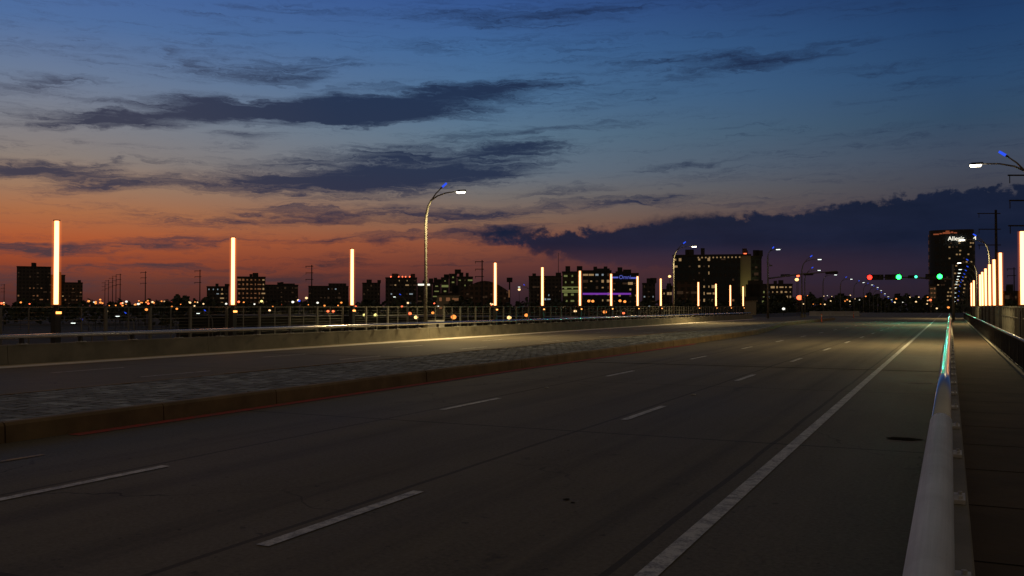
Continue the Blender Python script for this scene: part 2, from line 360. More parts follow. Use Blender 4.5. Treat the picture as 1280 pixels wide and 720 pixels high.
M = dict(
    road=road_mat(), white=paint_mat('lane_paint_white', (.60, .58, .53), .75), trail_pale=paint_mat('pale_trail_paint', (.80, .77, .72), .2), yellow=paint_mat('edge_paint_yellow', (.42, .24, .04), .8),
    red=paint_mat('red_trail_paint', (.5, .05, .035), .75), pavers=paver_mat(),
    kerb=pbr('kerb_concrete', (.19, .13, .062), .8, bump=.4, var=.35, scale=1.2), walk=pbr('sidewalk_concrete', (.072, .050, .030), .9, bump=.4, var=.35, scale=.8),
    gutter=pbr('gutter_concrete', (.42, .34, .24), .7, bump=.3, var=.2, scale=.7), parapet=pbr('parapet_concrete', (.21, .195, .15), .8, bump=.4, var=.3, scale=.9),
    deck=pbr('deck_concrete', (.2, .2, .19), .8), joint=pbr('joint_rubber', (.02, .018, .015), .95, spec=0.0),
    tube=tube_mat(), tube_gloss=pbr('rail_polished', (.62, .62, .62), .2, 1.0, var=.1, scale=.8),
    dark_blot=pbr('dark_road_blot', (.035, .031, .025), .95, var=.4, scale=5, spec=.0), pale=pbr('dried_grout', (.34, .31, .26), .9, var=.4, scale=9), patch=pbr('patched_concrete', (.075, .066, .052), .85, bump=.4, var=.35, scale=6),
    steel=pbr('dark_steel', (.06, .06, .065), .45, .6, var=.3, scale=2), galv=pbr('galvanised_steel', (.19, .185, .165), .5, .25, var=.2, scale=2), plate=pbr('galvanised_plate', (.55, .55, .54), .6, .1, var=.3, scale=6),
    hand=pbr('handrail_dark_metal', (.20, .22, .21), .28, 1.0), black=pbr('signal_black', (.02, .02, .02), .5), pole_dark=pbr('weathered_power_pole', (.035, .03, .028), .8, var=.3, scale=.4),
    terrain=pbr('dark_ground', (.02, .021, .016), .95, var=.6, scale=.02), foliage=leaf_mat(), column=column_mat(), halo_shell=halo_mat(), orange_cone=pbr('delineator_orange', (.6, .08, .02), .5),
    barrier=pbr('barrier_concrete', (.45, .44, .42), .8, var=.2),
    warm=glow('lamp_warm_white', (1, .86, .62), 9), coolw=glow('lamp_cool_white', (.9, 1, .92), 2.2, False), blue=glow('lamp_blue', (.03, .10, 1.0), .95, False), small_orange=glow('lamp_small_orange', (1, .35, .08), 3.5, False),
    green=glow('signal_green', (.012, 1.0, .06), 14), dgreen=glow('signal_green_far', (.06, .8, .42), 3, False), redlamp=glow('signal_red', (1, .02, .012), 6),
    c_orange=glow('city_orange', (1, .30, .06), 1.7, False), c_warm=glow('city_warm', (1, .66, .32), 1.6, False), c_red=glow('city_red', (1, .14, .05), 3, False), c_white=glow('city_white', (.95, .92, .8), 1.4, False),
    c_blue=glow('city_blue', (.03, .1, 1), 1.6, False), c_yellow=glow('city_yellow', (.9, .8, .25), 2.0, False), c_hot=glow('city_hot', (1, .60, .22), 2.4, False),
    w_warm=glow('window_warm', (1, .62, .28), .30, False), w_dim=glow('window_dim', (.9, .5, .28), .035, False), w_green=glow('window_greenish', (.7, .75, .25), .20, False),
    w_cool=glow('window_cool', (.75, .9, 1), .28, False), w_orange=glow('window_orange', (1, .42, .18), .16, False), purple=glow('neon_purple', (.40, .08, .8), .42, False), neonblue=glow('neon_blue', (.20, .24, 1.0), .5, False),
    sign=glow('sign_white', (1, .95, .78), 1.3, False), redcrown=glow('crown_red_light', (1, .25, .10), .24, False),
    f_dark=facade_mat('facade_dark', (.10, .085, .08), (.02, .02, .025), 3.2, 3.6), f_brown=facade_mat('facade_brown', (.16, .10, .08), (.03, .025, .025), 3.4, 3.6),
    f_pale=facade_mat('facade_pale', (.30, .27, .22), (.05, .05, .05), 3.0, 3.4), f_glass=facade_mat('facade_glass', (.05, .06, .07), (.015, .02, .025), 2.4, 3.8), f_olive=facade_mat('facade_olive', (.13, .13, .06), (.04, .04, .02), 3.2, 3.4),
    roof=pbr('flat_roof', (.06, .055, .05), .9), pale_wall=pbr('pale_render', (.42, .36, .26), .8, var=.12, scale=.05))

# ------------------------------------------------------------------ the setting
GZ = -8.0
def road_z(y): return 0.0 if y < 320 else -7.5 * min(1, (y - 320) / 170) ** 1.0 if y < 490 else -7.5
g = MB(); g.quad((-9000, -9000, GZ), (9000, -9000, GZ), (9000, 9000, GZ), (-9000, 9000, GZ)); kind(g.build('ground', M['terrain']), 'structure')
PX = -29.05                                   # inner face of the far parapet
XL, XR = -31.6, 2.85                          # fence and light column lines
d = MB(); d.box(-32.4, 3.4, -30, 152, -1.6, -.006); kind(d.build('bridge_deck', M['deck']), 'structure')
for y in (5, 45, 85, 125):
    p = MB(); p.box(-30, 1, y - .9, y + .9, GZ, -1.6); tag(p.build('bridge_pier', M['deck']), 'broad concrete pier wall hidden under the bridge deck', 'pier', 'concrete piers under the bridge')
e = MB()
ys = [152, 320, 340, 380, 430, 490, 620]
for a, b in zip(ys, ys[1:]):
    za, zb = road_z(a) - .006, road_z(b) - .006
    e.quad((-46, a, za), (24, a, za), (24, b, zb), (-46, b, zb))
    e.quad((24, a, za), (44, a, GZ), (44, b, GZ), (24, b, zb)); e.quad((-46, b, zb), (-66, b, GZ), (-66, a, GZ), (-46, a, za))
e.quad((-46, 152, -.006), (-66, 152, GZ), (44, 152, GZ), (24, 152, -.006))
kind(e.build('embankment', M['terrain']), 'structure')
def sheet(name, x0, x1, y0, y1, z, mat, step=None):
    s = MB(); n = max(1, int((y1 - y0) / 20)); yy = [y0 + (y1 - y0) * i / n for i in range(n + 1)]
    for a, b in zip(yy, yy[1:]): s.quad((x0, a, z + road_z(a)), (x1, a, z + road_z(a)), (x1, b, z + road_z(b)), (x0, b, z + road_z(b)))
    return kind(s.build(name, mat), 'structure')
sheet('road', -29.0, -.2, -30, 600, 0.0, M['road'])
cr = MB(); cr.quad((-160, 158, .004), (120, 158, .004), (120, 178, .004), (-160, 178, .004)); kind(cr.build('cross_road', M['road']), 'structure')
sb = MB(); sb.box(-160, -46, 158, 178, GZ, 0.0); sb.box(24, 120, 158, 178, GZ, 0.0); kind(sb.build('cross_road_embankment', M['terrain']), 'structure')
sw = MB(); sw.box(.12, 3.3, -30, 156, -.004, .15); kind(sw.build('sidewalk', M['walk']), 'structure')
sw = MB(); sw.box(-32.3, PX - .32, -30, 152, -.004, .15); kind(sw.build('sidewalk', M['walk']), 'structure')
# median: raised pavers between kerbs, its right side cut back for the turning lane
MZ = .30
outline_r = [(-12.5, -30), (-12.5, 66), (-13.2, 76), (-14.8, 90), (-15.6, 98), (-15.7, 146)]
outline_l = [(-16.7, -30), (-16.7, 146)]
inner = [(x - .18, y) for x, y in outline_r]
def edge_x(y, line=outline_r):
    for (x0, y0), (x1, y1) in zip(line, line[1:]):
        if y0 <= y <= y1: return x0 + (x1 - x0) * (y - y0) / (y1 - y0)
    return line[-1][0]
krn = random.Random(8); k = MB(); y = -30.0
while y < 145.9:
    y1 = min(y + 3.0, 146); a, b = y + .012, y1 - .012; j = krn.uniform(-.008, .008); h = MZ + krn.uniform(-.008, .006)
    xa, xb = edge_x(a) + j, edge_x(b) + j + krn.uniform(-.006, .006)
    A = [(xa, a), (xb, b)]
    f = [[(x, yy, 0), (x - .012, yy, h - .05), (x - .045, yy, h - .008), (x - .075, yy, h), (x - .18, yy, h), (x - .18, yy, 0)] for x, yy in A]
    for q in range(5): k.quad(f[0][q], f[1][q], f[1][q + 1], f[0][q + 1])
    k.quad(*f[0][::-1]); k.quad(*f[1])
    k.box(-16.7 + j, -16.52 + j, a, b, 0, h)
    y += 3.0
k.box(-16.5, -15.9, 145.82, 146, 0, MZ)
kind(recalc(k.build('median_kerb', M['kerb'])), 'structure')
pv = MB()
for a, b in zip(inner, inner[1:]): pv.quad((-16.5, a[1], MZ - .045), (a[0] - .01, a[1], MZ - .045), (b[0] - .01, b[1], MZ - .045), (-16.5, b[1], MZ - .045))
kind(pv.build('median_bed', M['joint']), 'structure')
pv = MB(); y = -6.0; row = 0
while y < 145:
    lx = edge_x(y, inner) - .03; bw = .27 if y < 62 else .54; x = -16.49 + (0 if row % 2 else -bw / 2); dy = bw * 1.15
    while x < lx - .08:
        x0 = max(x, -16.49); x1 = min(x + bw, lx); z = [MZ - .012 + krn.uniform(-.008, .007) for _ in range(4)]
        g_ = .012; p4 = [(x0 + g_, y + g_), (x1 - g_, y + g_), (x1 - g_, y + dy - g_), (x0 + g_, y + dy - g_)]
        tp = [(px_, py_, zz) for (px_, py_), zz in zip(p4, z)]; bt = [(px_, py_, MZ - .044) for px_, py_ in p4]
        pv.quad(*tp)
        for q in range(4): r_ = (q + 1) % 4; pv.quad(bt[q], bt[r_], tp[r_], tp[q])
        x += bw
    y += dy; row += 1
kind(pv.build('median', M['pavers']), 'structure')
# markings
mk = MB()
def strip(mb, x, w, y0, y1, z=.008): 
    n = max(1, int((y1 - y0) / 40)); q = [y0 + (y1 - y0) * i / n for i in range(n + 1)]
    for a, b in zip(q, q[1:]): mb.quad((x - w / 2, a, z + road_z(a)), (x + w / 2, a, z + road_z(a)), (x + w / 2, b, z + road_z(b)), (x - w / 2, b, z + road_z(b)))
strip(mk, -2.05, .16, -30, 150); strip(mk, -2.05, .16, 182, 330)
kind(mk.build('edge_line', M['white']), 'structure')
mk = MB()
for X in (-5.2, -8.88):
    for i in range(-3, 36):
        y = 6.07 + 9.42 * i
        if 150 < y < 182: continue
        strip(mk, X, .135, y, y + 2.5)
for X in (-20.7, -24.4):
    for i in range(-3, 36):
        y = 9.6 + 9.42 * i
        if 150 < y < 182: continue
        strip(mk, X, .12, y, y + 2.7)
kind(mk.build('lane_marking', M['white']), 'structure')
mk = MB(); strip(mk, -11.05, .11, -30, 8.5); strip(mk, -17.1, .12, -30, 146); kind(mk.build('yellow_line', M['yellow']), 'structure')
mk = MB(); strip(mk, -12.30, .26, 10, 48.5); kind(mk.build('red_trail_line', M['red']), 'structure')  # red strip painted in place of a tail light trail
mk = MB(); mk.quad((PX + .02, -30, .005), (-27.5, -30, .005), (-27.5, 150, .005), (PX + .02, 150, .005)); kind(mk.build('gutter', M['gutter']), 'structure')  # gutter kept wide and pale to carry the headlight trail's glow
mk = MB(); strip(mk, -28.05, .8, -30, 150, .009); kind(mk.build('pale_trail_line', M['trail_pale']), 'structure')  # pale strip painted in place of a headlight trail
mk = MB(); mk.quad((-11, 152.4, .010), (-.4, 152.4, .010), (-.4, 153, .010), (-11, 153, .010)); kind(mk.build('stop_line', M['white']), 'structure')
mk = MB()
for y in (31, 64, 98, 131): mk.quad((-12.4, y, .006), (-.3, y, .006), (-.3, y + .10, .006), (-12.4, y + .10, .006)); mk.quad((-27.4, y, .006), (-16.8, y, .006), (-16.8, y + .1, .006), (-27.4, y + .1, .006))
kind(mk.build('expansion_joint', M['joint']), 'structure')
def blot(name, X, Y, rx, ry, mat, seed):
    q = random.Random(seed); pts = []
    for i in range(28):
        t = 2 * math.pi * i / 28; k2 = q.uniform(.72, 1.1); pts.append((X + rx * k2 * math.cos(t), Y + ry * k2 * math.sin(t), .0095))
    b = MB(); b.quad(*pts); return kind(b.build(name, mat), 'structure')
def ground_at(px, py, z=0.0):
    r = ray(px, py); t = (z - CAMZ) / r.z; return EYE + r * t
for n_, (px_, py_, rx, ry, m_) in enumerate([(1130, 549, .26, .16, 'dark_blot'), (1149, 479, .36, .10, 'pale'), (708, 625, .035, .05, 'dark_blot'), (716, 629, .025, .03, 'dark_blot'), (1000, 395, 1.6, 5, 'patch')]):
    q_ = ground_at(px_, py_); blot('road_blot', q_.x, q_.y, rx, ry, M[m_], n_)  # flat dark and pale blots on the road surface
mk = MB()
for i in range(70):
    y = 1.2 + 2.1 * i; mk.quad((.13, y, .1535), (3.28, y, .1535), (3.28, y + .022, .1535), (.13, y + .022, .1535))
kind(mk.build('sidewalk_joint', M['joint']), 'structure')
# raised pavement markers and inlet
def ground_at(px, py, z=0.0):
    r = ray(px, py); t = (z - CAMZ) / r.z; return EYE + r * t
for i, (px, py) in enumerate([(683, 485), (867, 494)]):
    p = ground_at(px, py); b = MB(); b.prism([(-.05, 0), (.05, 0), (.03, .016), (-.03, .016)], -.045, .045); o = b.build('pavement_marker', M['barrier'])
    o.location = (p.x, p.y, .009)
    tag(o, ['pale raised road stud between the second and third dashes beside the kerb', 'pale raised road stud in the middle lane beyond the near dash', 'pale raised road stud just right of the solid white line', 'pale raised road stud nearest the camera by the solid line'][i], 'road stud', 'raised studs on the roadway')

# ------------------------------------------------------------------ parapets and rails
def parapet(xf, sgn, y0, y1, label):        # xf: road-side face, sgn: +1 body extends to +x
    p = MB()
    prof = [(xf, 0), (xf + sgn * .02, .12), (xf + sgn * .06, .58), (xf + sgn * .06, .66), (xf + sgn * .075, .675), (xf + sgn * .31, .675), (xf + sgn * .32, .665), (xf + sgn * .32, 0)]
    y = y0
    while y < y1:
        p.prism(prof, y + .008, min(y + 9.4, y1) - .008); y += 9.4
    return tag(recalc(p.build('parapet_wall', M['parapet'])), label, 'parapet')
parapet(-.22, 1, -26, 152, 'low concrete parapet under the metal rail between carriageway and walkway')
parapet(PX, -1, -26, 152, 'long low concrete parapet along the far side of the left carriageway')
def guard(xc, y0, y1, ysplit, label, first, step):
    root = empty('guard_rail', (xc, 0, .675))
    tag(root, label, 'guard rail')
    n = MB()
    if ysplit: n.tube([(0, y0, .275), (0, ysplit - .004, .275)], .092, 32, ry=.088).build('rail_tube', M['tube'], root, True)
    t = MB(); a = ysplit or y0
    q = [(0, a + (y1 - a) * i / 24, .275) for i in range(25)]
    t.tube(q, .084, 32, ry=.080).build('rail_tube', M['tube_gloss'], root, True)
    b = MB(); b.box(-.075, .075, -.045, .045, .026, .20); b.box(-.06, .06, -.03, .03, .19, .215)
    bo = None; y = first; cnt = 0
    while y < y1 - .2 and cnt < 98:
        if y > y0:
            if bo is None:
                bo = b.build('post', M['steel'], root)
                pl = MB(); pl.box(-.09, .165, -.14, .14, .003, .03)
                for dx in (-.06, .135):
                    for dy in (-.085, .085): pl.tube([(dx, dy, .025), (dx, dy, .05)], .014, 6)
                pl.build('base_plate', M['plate'], bo); bo.location = (0, y, 0)
            else:
                c = copy_tree(bo, root); c.location = (0, y, 0)
            cnt += 1
        y += step
    return root
guard(-.085, -26, 151, 9.2, 'round metal guard rail running away beside the walkway, near length dull and far length shiny', 2.8, 2.1)
guard(PX - .15, -26, 151, None, 'round metal guard rail on the far parapet below the lit columns', 2.4, 2.4)

# ------------------------------------------------------------------ fences with cables (left and right), handrail on the right
def fence(X, y0, y1, phase, label):
    root = empty('cable_fence', (X, 0, .15)); tag(root, label, 'fence')
    thick = MB(); thick.box(-.05, .05, -.055, .055, 0, 1.86)
    thin = MB(); thin.box(-.02, .02, -.02, .02, 0, 1.80)
    first = [None, None]; y = phase; i = 0; cnt = [0, 0]
    while y < y1:
        if y > y0:
            k = i % 2
            if cnt[k] < 99:
                if first[k] is None: o = (thick.build('post', M['galv'], root) if k == 0 else thin.build('intermediate_post', M['galv'], root)); first[k] = o
                else: o = first[k].copy(); col.objects.link(o)
                o.location = (0, y, 0); cnt[k] += 1
        y += 1.175; i += 1
    r = MB(); r.box(-.03, .03, y0, y1, 1.80, 1.84); r.build('top_rail', M['galv'], root)
    r = MB(); r.box(-.018, .018, y0, y1, 1.30, 1.33); r.build('middle_rail', M['galv'], root)
    c = MB()
    for j in range(11): z = .15 + j * .145; c.tube([(.03, y0, z), (.03, (y0 + y1) / 2, z), (.03, y1, z)], .0045, 5)
    c.build('cables', M['galv'], root)
    return root
ycol0 = on_line(70, XL)
fence(XL, -20, 156, ycol0 - 9.4 * 5, 'long grey post and cable fence along the left side of the bridge')
fence(XR, 2, 153, 45.9 - 9.4 * 5, 'post and cable fence along the right side, under the row of bright columns')
root = empty('handrail', (1.78, 0, .15)); tag(root, 'dark metal handrail with upright bars beside the walkway on the right', 'handrail')
h = MB(); h.tube([(0, 4, .92), (0, 40, .92), (0, 90, .92), (0, 153, .92)], .045, 16); h.build('top_rail', M['hand'], root, True)
h = MB(); h.box(-.02, .02, 4, 153, .10, .14); h.build('bottom_rail', M['steel'], root)
kb = MB(); kb.box(-.11, .11, 4, 153, 0, .09); kb.build('plinth', M['parapet'], root)
b = MB(); b.box(-.03, .03, -.03, .03, .09, .89); po = None
for i in range(74):
    if po is None: po = b.build('post', M['steel'], root); o = po
    else: o = po.copy(); col.objects.link(o)
    o.location = (0, 4.5 + 2.0 * i, 0)
b = MB()
for i in range(74):
    for j in range(1, 10):
        y = 4.5 + 2.0 * i + j * .2; b.box(-.009, .009, y - .009, y + .009, .14, .89)
kind(b.build('upright_bars', M['steel'], root), 'stuff')

# ------------------------------------------------------------------ light columns
def make_column():
    root = empty('light_column', (0, 0, .15))
    p = MB(); p.box(-.13, .13, -.13, .13, 0, 1.66); p.box(-.2, .2, -.2, .2, 0, .03); p.build('base_post', M['steel'], root)
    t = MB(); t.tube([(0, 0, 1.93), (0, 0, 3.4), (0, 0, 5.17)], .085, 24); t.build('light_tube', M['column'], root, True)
    t = MB(); t.tube([(0, 0, 1.90), (0, 0, 3.4), (0, 0, 5.18)], .21, 28, cap=False).build('halo_shell', M['halo_shell'], root, True)  # added shell, paints a glare halo round the tube
    c = MB(); c.tube([(0, 0, 5.17), (0, 0, 5.21)], .13, 24); c.build('cap', M['steel'], root)
    c = MB(); c.tube([(0, 0, 1.66), (0, 0, 1.93)], .10, 20); c.build('collar', M['steel'], root)
    for s in (-1, 1):
        l = MB(); l.box(.0, .05, -.045, .045, 0, .09); o = l.build('marker_light', M['small_orange'], root); o.location = (.131, .06 * s, 1.56)
    return root
proto = make_column(); used = False
ORD = ['first', 'second', 'third', 'fourth', 'fifth', 'sixth', 'seventh', 'eighth', 'ninth', 'tenth', 'eleventh', 'twelfth', 'thirteenth']
XLC = [-31.4]
lxs = [70, 291, 440, 619, 678, 725, 764, 797, 826, 873, 895, 913, 929]
for i, px in enumerate(lxs):
    o = proto if not used else copy_tree(proto); used = True
    o.location = (XL + .25, on_line(px, XL + .25), .15)
    extra = ['tallest in view, before the broad dark office block', 'beside the orange-lit block', 'between the lower blocks, left of the nearest street lamp', 'right of the nearest street lamp, by a power pole', 'before a plain dark block', 'before the olive-lit block',
             'before the purple neon strip', 'right of the blue lit sign', 'just left of the second street lamp', 'just right of the second street lamp', 'before the middle of the wide slab hotel', 'left of the pale stair tower', 'last of the row, before the pale stair tower'][i]
    tag(o, '%s glowing column on the left fence, %s' % (ORD[i], extra), 'light column', 'glowing columns along the left fence')
rxs = [(1278.5, 46.5), (1251, 64.5), (1243, 73.6), (1237.4, 82), (1232.4, 91), (1228.3, 100), (1225.4, 108), (1217.5, 132), (1214.5, 146)]
for i, (px, yy) in enumerate(rxs):
    o = copy_tree(proto)
    r = ray(px, 383); y = yy; x = y * r.x / r.y
    o.location = (min(max(x, 2.6), 3.1), y, .15)
    tag(o, '%s glowing column from the near end of the right fence%s' % (ORD[i], ['; largest, cut by the photo edge', '', '', '', '', '', '', ', after a gap', '; farthest of the row'][i].replace(';', ',')), 'light column', 'glowing columns along the right fence')

# ------------------------------------------------------------------ street lamps
def make_lamp(side, h, name='street_lamp', light=0.0, lens='warm'):
    """pole with a long arm carrying a white lantern and a short upswept arm carrying a blue light; side = +1 arms towards +x"""
    root = empty(name, (0, 0, 0)); s = side; k = h - 9.3
    b = MB(); b.tube([(0, 0, 0), (0, 0, .5)], .22, 16, .2); b.tube([(0, 0, .5), (0, 0, .56)], .17, 16); b.build('plinth', M['parapet'], root)
    p = MB(); p.tube([(0, 0, .56), (0, 0, 3), (0, 0, 7.1 + k), (.04 * s, 0, 7.7 + k), (.18 * s, 0, 8.25 + k), (.42 * s, 0, 8.65 + k)], .115, 14, .065); p.build('pole', M['galv'], root, True)
    a = MB(); a.tube([(.40 * s, 0, 8.62 + k), (.85 * s, 0, 8.88 + k), (1.5 * s, 0, 9.05 + k), (2.3 * s, 0, 9.10 + k)], .05, 10, .035); a.build('arm', M['galv'], root, True)
    a2 = MB(); a2.tube([(.40 * s, 0, 8.62 + k), (.75 * s, 0, 9.05 + k), (1.15 * s, 0, 9.38 + k)], .045, 10, .035); a2.build('blue_light_arm', M['galv'], root, True)
    q = MB(); q.box(-.30, .30, -.15, .15, 0, .07); q.box(-.2, .34, -.06, .06, .07, .12); hd = q.build('lantern', M['steel'], root); hd.location = (2.55 * s, 0, 9.06 + k)
    l = MB(); l.prism([(-.27, -.003), (-.22, -.085), (.22, -.085), (.27, -.003)], -.13, .13); recalc(l.build('lens', M[lens], hd))
    q = MB(); q.tube([(1.10 * s, 0, 9.35 + k), (1.22 * s, 0, 9.44 + k)], .05, 10); q.build('blue_light_base', M['steel'], root)
    q = MB(); q.tube([(1.225 * s, 0, 9.445 + k), (1.52 * s, 0, 9.66 + k)], .07, 12, .06); q.build('blue_light', M['blue'], root, True)
    if light:
        ld = bpy.data.lights.new('lantern_light', 'AREA'); ld.shape = 'RECTANGLE'; ld.size = .5; ld.size_y = .26; ld.energy = light; ld.color = (1, .75, .34); ld.spread = R(160)
        lo = bpy.data.objects.new('lantern_light', ld); col.objects.link(lo); lo.parent = hd; lo.location = (0, 0, -.10)
    return root
LP = 1300.0
lampL = make_lamp(1, 9.3, light=LP); lampL.location = (-30.3, on_line(532, -30.3), .15)
tag(lampL, 'tall street lamp with white lantern and blue light, nearest on the left side', 'street lamp', 'street lamps of the bridge')
o = copy_tree(lampL); o.location = (-30.3, on_line(842, -30.3), .15); tag(o, 'street lamp with blue light on the left, second one, before the slab hotel', 'street lamp', 'street lamps of the bridge')
lampR = make_lamp(-1, 9.3, light=LP); lampR.location = (3.75, 51.3, 0)
tag(lampR, 'street lamp at the right edge, its pole out of frame, arms reaching in', 'street lamp', 'street lamps of the bridge')
o = copy_tree(lampR); o.location = (3.75, 108.7, 0); tag(o, 'street lamp bending over the walkway behind the right columns', 'street lamp', 'street lamps of the bridge')
for x in (3.75,):
    for y in (51.3, 108.7):
        bk = MB(); bk.box(-.5, .4, -.5, .5, GZ, 0); bo = bk.build('lamp_bracket', M['deck']); bo.location = (x, y, 0); tag(bo, 'concrete lamp bracket on the outer deck edge, %s' % ('nearer one' if y < 60 else 'farther one'), 'bracket', 'lamp brackets')
# lamps of the road beyond the crossing
farL = make_lamp(1, 8.9, lens='coolw'); farR = make_lamp(-1, 8.9, lens='coolw')
fl = None
for i, y in enumerate([177, 204, 238, 273, 304, 328, 345, 365, 385, 408, 434]):
    o = farL if i == 0 else copy_tree(farL); o.location = (-24.3, y, road_z(y) if y > 320 else 0)
    tag(o, '%s lamp beyond the crossing on the left verge, counted from the crossing' % (ORD + ['x'])[i], 'street lamp', 'street lamps on the left verge past the crossing')
for i, y in enumerate([184, 204, 226, 250, 276, 304, 332, 362, 392, 425]):
    o = farR if i == 0 else copy_tree(farR); o.location = (4.2, y, road_z(y) if y > 320 else 0)
    tag(o, '%s lamp beyond the crossing on the right verge, counted from the crossing' % ORD[i], 'street lamp', 'street lamps on the right verge past the crossing')
lampC = copy_tree(farL); p = at_depth(1002.5, 383, 165); lampC.location = (p.x, p.y, 2.0); lampC.location.z = .0; lampC.scale = (1.2, 1.2, 1.2)
tag(lampC, 'taller street lamp just right of the camera pole at the crossing', 'street lamp', 'street lamps at the crossing')

# ------------------------------------------------------------------ traffic signals at the crossing
def signal_head(parent, x, z, y, lit=None, slot=2, face=-1, n=3, big=1.0):
    """horizontal head on the mast arm; face=-1 lenses towards the camera side"""
    w = .40 * n
    b = MB(); b.box(-w / 2, w / 2, -.12, .12, -.21, .21); hd = b.build('signal_head', M['black'], parent); hd.location = (x, y, z); hd.scale = (big, 1, big)
    for i in range(n):
        cx = -w / 2 + .2 + .4 * i
        v = MB(); pts = []
        for j in range(13):
            t = R(-20 + 220 * j / 12); pts.append((cx + .185 * math.cos(t), .185 * math.sin(t)))
        for q0, q1 in zip(pts, pts[1:]): v.quad((q0[0], face * .12, q0[1]), (q1[0], face * .12, q1[1]), (q1[0], face * .34, q1[1]), (q0[0], face * .34, q0[1]))
        v.build('visor', M['black'], hd)
        on = lit and i == slot
        l = MB(); l.tube([(cx, face * .122, 0), (cx, face * .15, 0)], .18, 20); l.build('lens', M[lit] if on else M['steel'], hd)
    return hd
sgy = 136.0
root = empty('traffic_signal', (.35, sgy, 0)); tag(root, 'traffic signal mast with two green and one red light facing the camera', 'traffic signal')
sz = 5.95
b = MB(); b.tube([(0, 0, .02), (0, 0, 4), (0, 0, 7.6)], .17, 14, .12); b.build('mast', M['galv'], root, True)
def x_at(px, y):
    r = ray(px, 346); return r.x * y / r.y
xl = x_at(1083, sgy) - .35
b = MB(); b.tube([(0, 0, sz - .35), (xl * .5, 0, sz), (xl, 0, sz + .1)], .13, 12, .07); b.build('mast_arm', M['galv'], root, True)
heads = [(1094, 'redlamp', 0), (1116.5, 'green', 2), (1167.5, 'green', 2)]
for px, lit, slot in heads:
    signal_head(root, x_at(px, sgy - .3) - .35, sz + .05, -.3, lit, slot, n=3, big=1.75)
hd = signal_head(root, x_at(1141, sgy - .3) - .35, sz + .05, -.3, 'dgreen', 2)
for px, c, e in ((1119, (.1, 1, .6), 260), (1170, (.1, 1, .6), 260), (1091, (1, .1, .05), 60)):
    ld = bpy.data.lights.new('signal_light', 'SPOT'); ld.energy = e * 4; ld.color = c; ld.spot_size = R(100); ld.spot_blend = 1; ld.shadow_soft_size = .2
    lo = bpy.data.objects.new('signal_light', ld); col.objects.link(lo); lo.parent = root; lo.location = (x_at(px, sgy - .7) - .35, -.8, sz + .05); lo.rotation_euler = (R(90 - 4), 0, math.pi)
# luminaire arms over that mast
o = copy_tree(lampR); o.location = (3.9, 166, .0); tag(o, 'street lamp rising above the mast of the facing traffic signal', 'street lamp', 'street lamps at the crossing')

pl = at_depth(960, 383, 155)
root = empty('traffic_signal', (pl.x, pl.y, 0), R(-20)); tag(root, 'traffic signal mast on the left seen from behind, arm with three dark heads', 'traffic signal')
b = MB(); b.tube([(0, 0, 0), (0, 0, 5), (0, 0, 10.4)], .19, 14, .12); b.build('mast', M['galv'], root, True)
b = MB(); b.tube([(0, 0, 6.7), (6, 0, 7.3), (12.2, 0, 7.6)], .14, 12, .07); b.build('mast_arm', M['galv'], root, True)
b = MB(); b.tube([(0, 0, 10.3), (.1, 0, 10.9), (.45, 0, 11.35), (.9, 0, 11.75)], .08, 10, .05); b.build('lamp_arm', M['galv'], root, True)
b = MB(); b.tube([(.45, 0, 11.3), (1.2, 0, 11.55), (1.7, 0, 11.6)], .05, 10); b.build('lantern_arm', M['galv'], root, True)
b = MB(); b.box(1.6, 2.3, -.17, .17, 11.55, 11.66); hd = b.build('lantern', M['steel'], root)
b = MB(); b.box(1.65, 2.25, -.15, .15, 11.45, 11.547); b.build('lens', M['coolw'], hd)
b = MB(); b.tube([(.9, 0, 11.75), (1.15, 0, 12.0)], .09, 10); b.build('blue_light', M['blue'], root)
b = MB(); b.tube([(0, -.1, 9.4), (-.1, -.2, 9.5), (.9, -.6, 8.9)], .05, 8); b.box(.7, 1.15, -.75, -.5, 8.72, 8.92); b.build('traffic_camera', M['galv'], root)
for x, n in ((3.1, 4), (7.2, 4), (11.2, 5)): signal_head(root, x, 7.05 + .03 * x, .25, face=1, n=n)

# delineators, barriers at the end of the median
for i, (px, py) in enumerate([(1027, 403), (1067, 397.5)]):
    p = ground_at(px, py, 0); b = MB(); b.tube([(0, 0, .06), (0, 0, 1.05)], .06, 12, .045); r0 = empty('delineator_post', (p.x, p.y, .012))
    b.build('post', M['orange_cone'], r0); b = MB(); b.tube([(0, 0, 0), (0, 0, .06)], .2, 16, .16); b.build('base', M['black'], r0)
    b = MB(); b.tube([(0, 0, .72), (0, 0, .86)], .058, 12); b.build('band', M['white'], r0)
    tag(r0, ['orange delineator post on the open roadway, nearer of two', 'orange delineator post on the roadway, farther of two'][i], 'delineator', 'delineator posts on the roadway')
for i, (px, w) in enumerate([(1024, 4.2), (1043, 4.4), (1062, 4.0)]):
    p = at_depth(px, 385, 188); b = MB(); b.prism([(-.3, 0), (.3, 0), (.14, .35), (.1, 1.0), (-.1, 1.0), (-.14, .35)], -w / 2, w / 2); o = b.build('concrete_barrier', M['barrier']); o.location = (p.x, p.y, .012); o.rotation_euler = (0, 0, R(70))
    tag(o, ['pale concrete barrier across the far road, leftmost of three', 'pale concrete barrier across the far road, middle of three', 'pale concrete barrier across the far road, rightmost of three'][i], 'barrier', 'concrete barriers past the crossing')
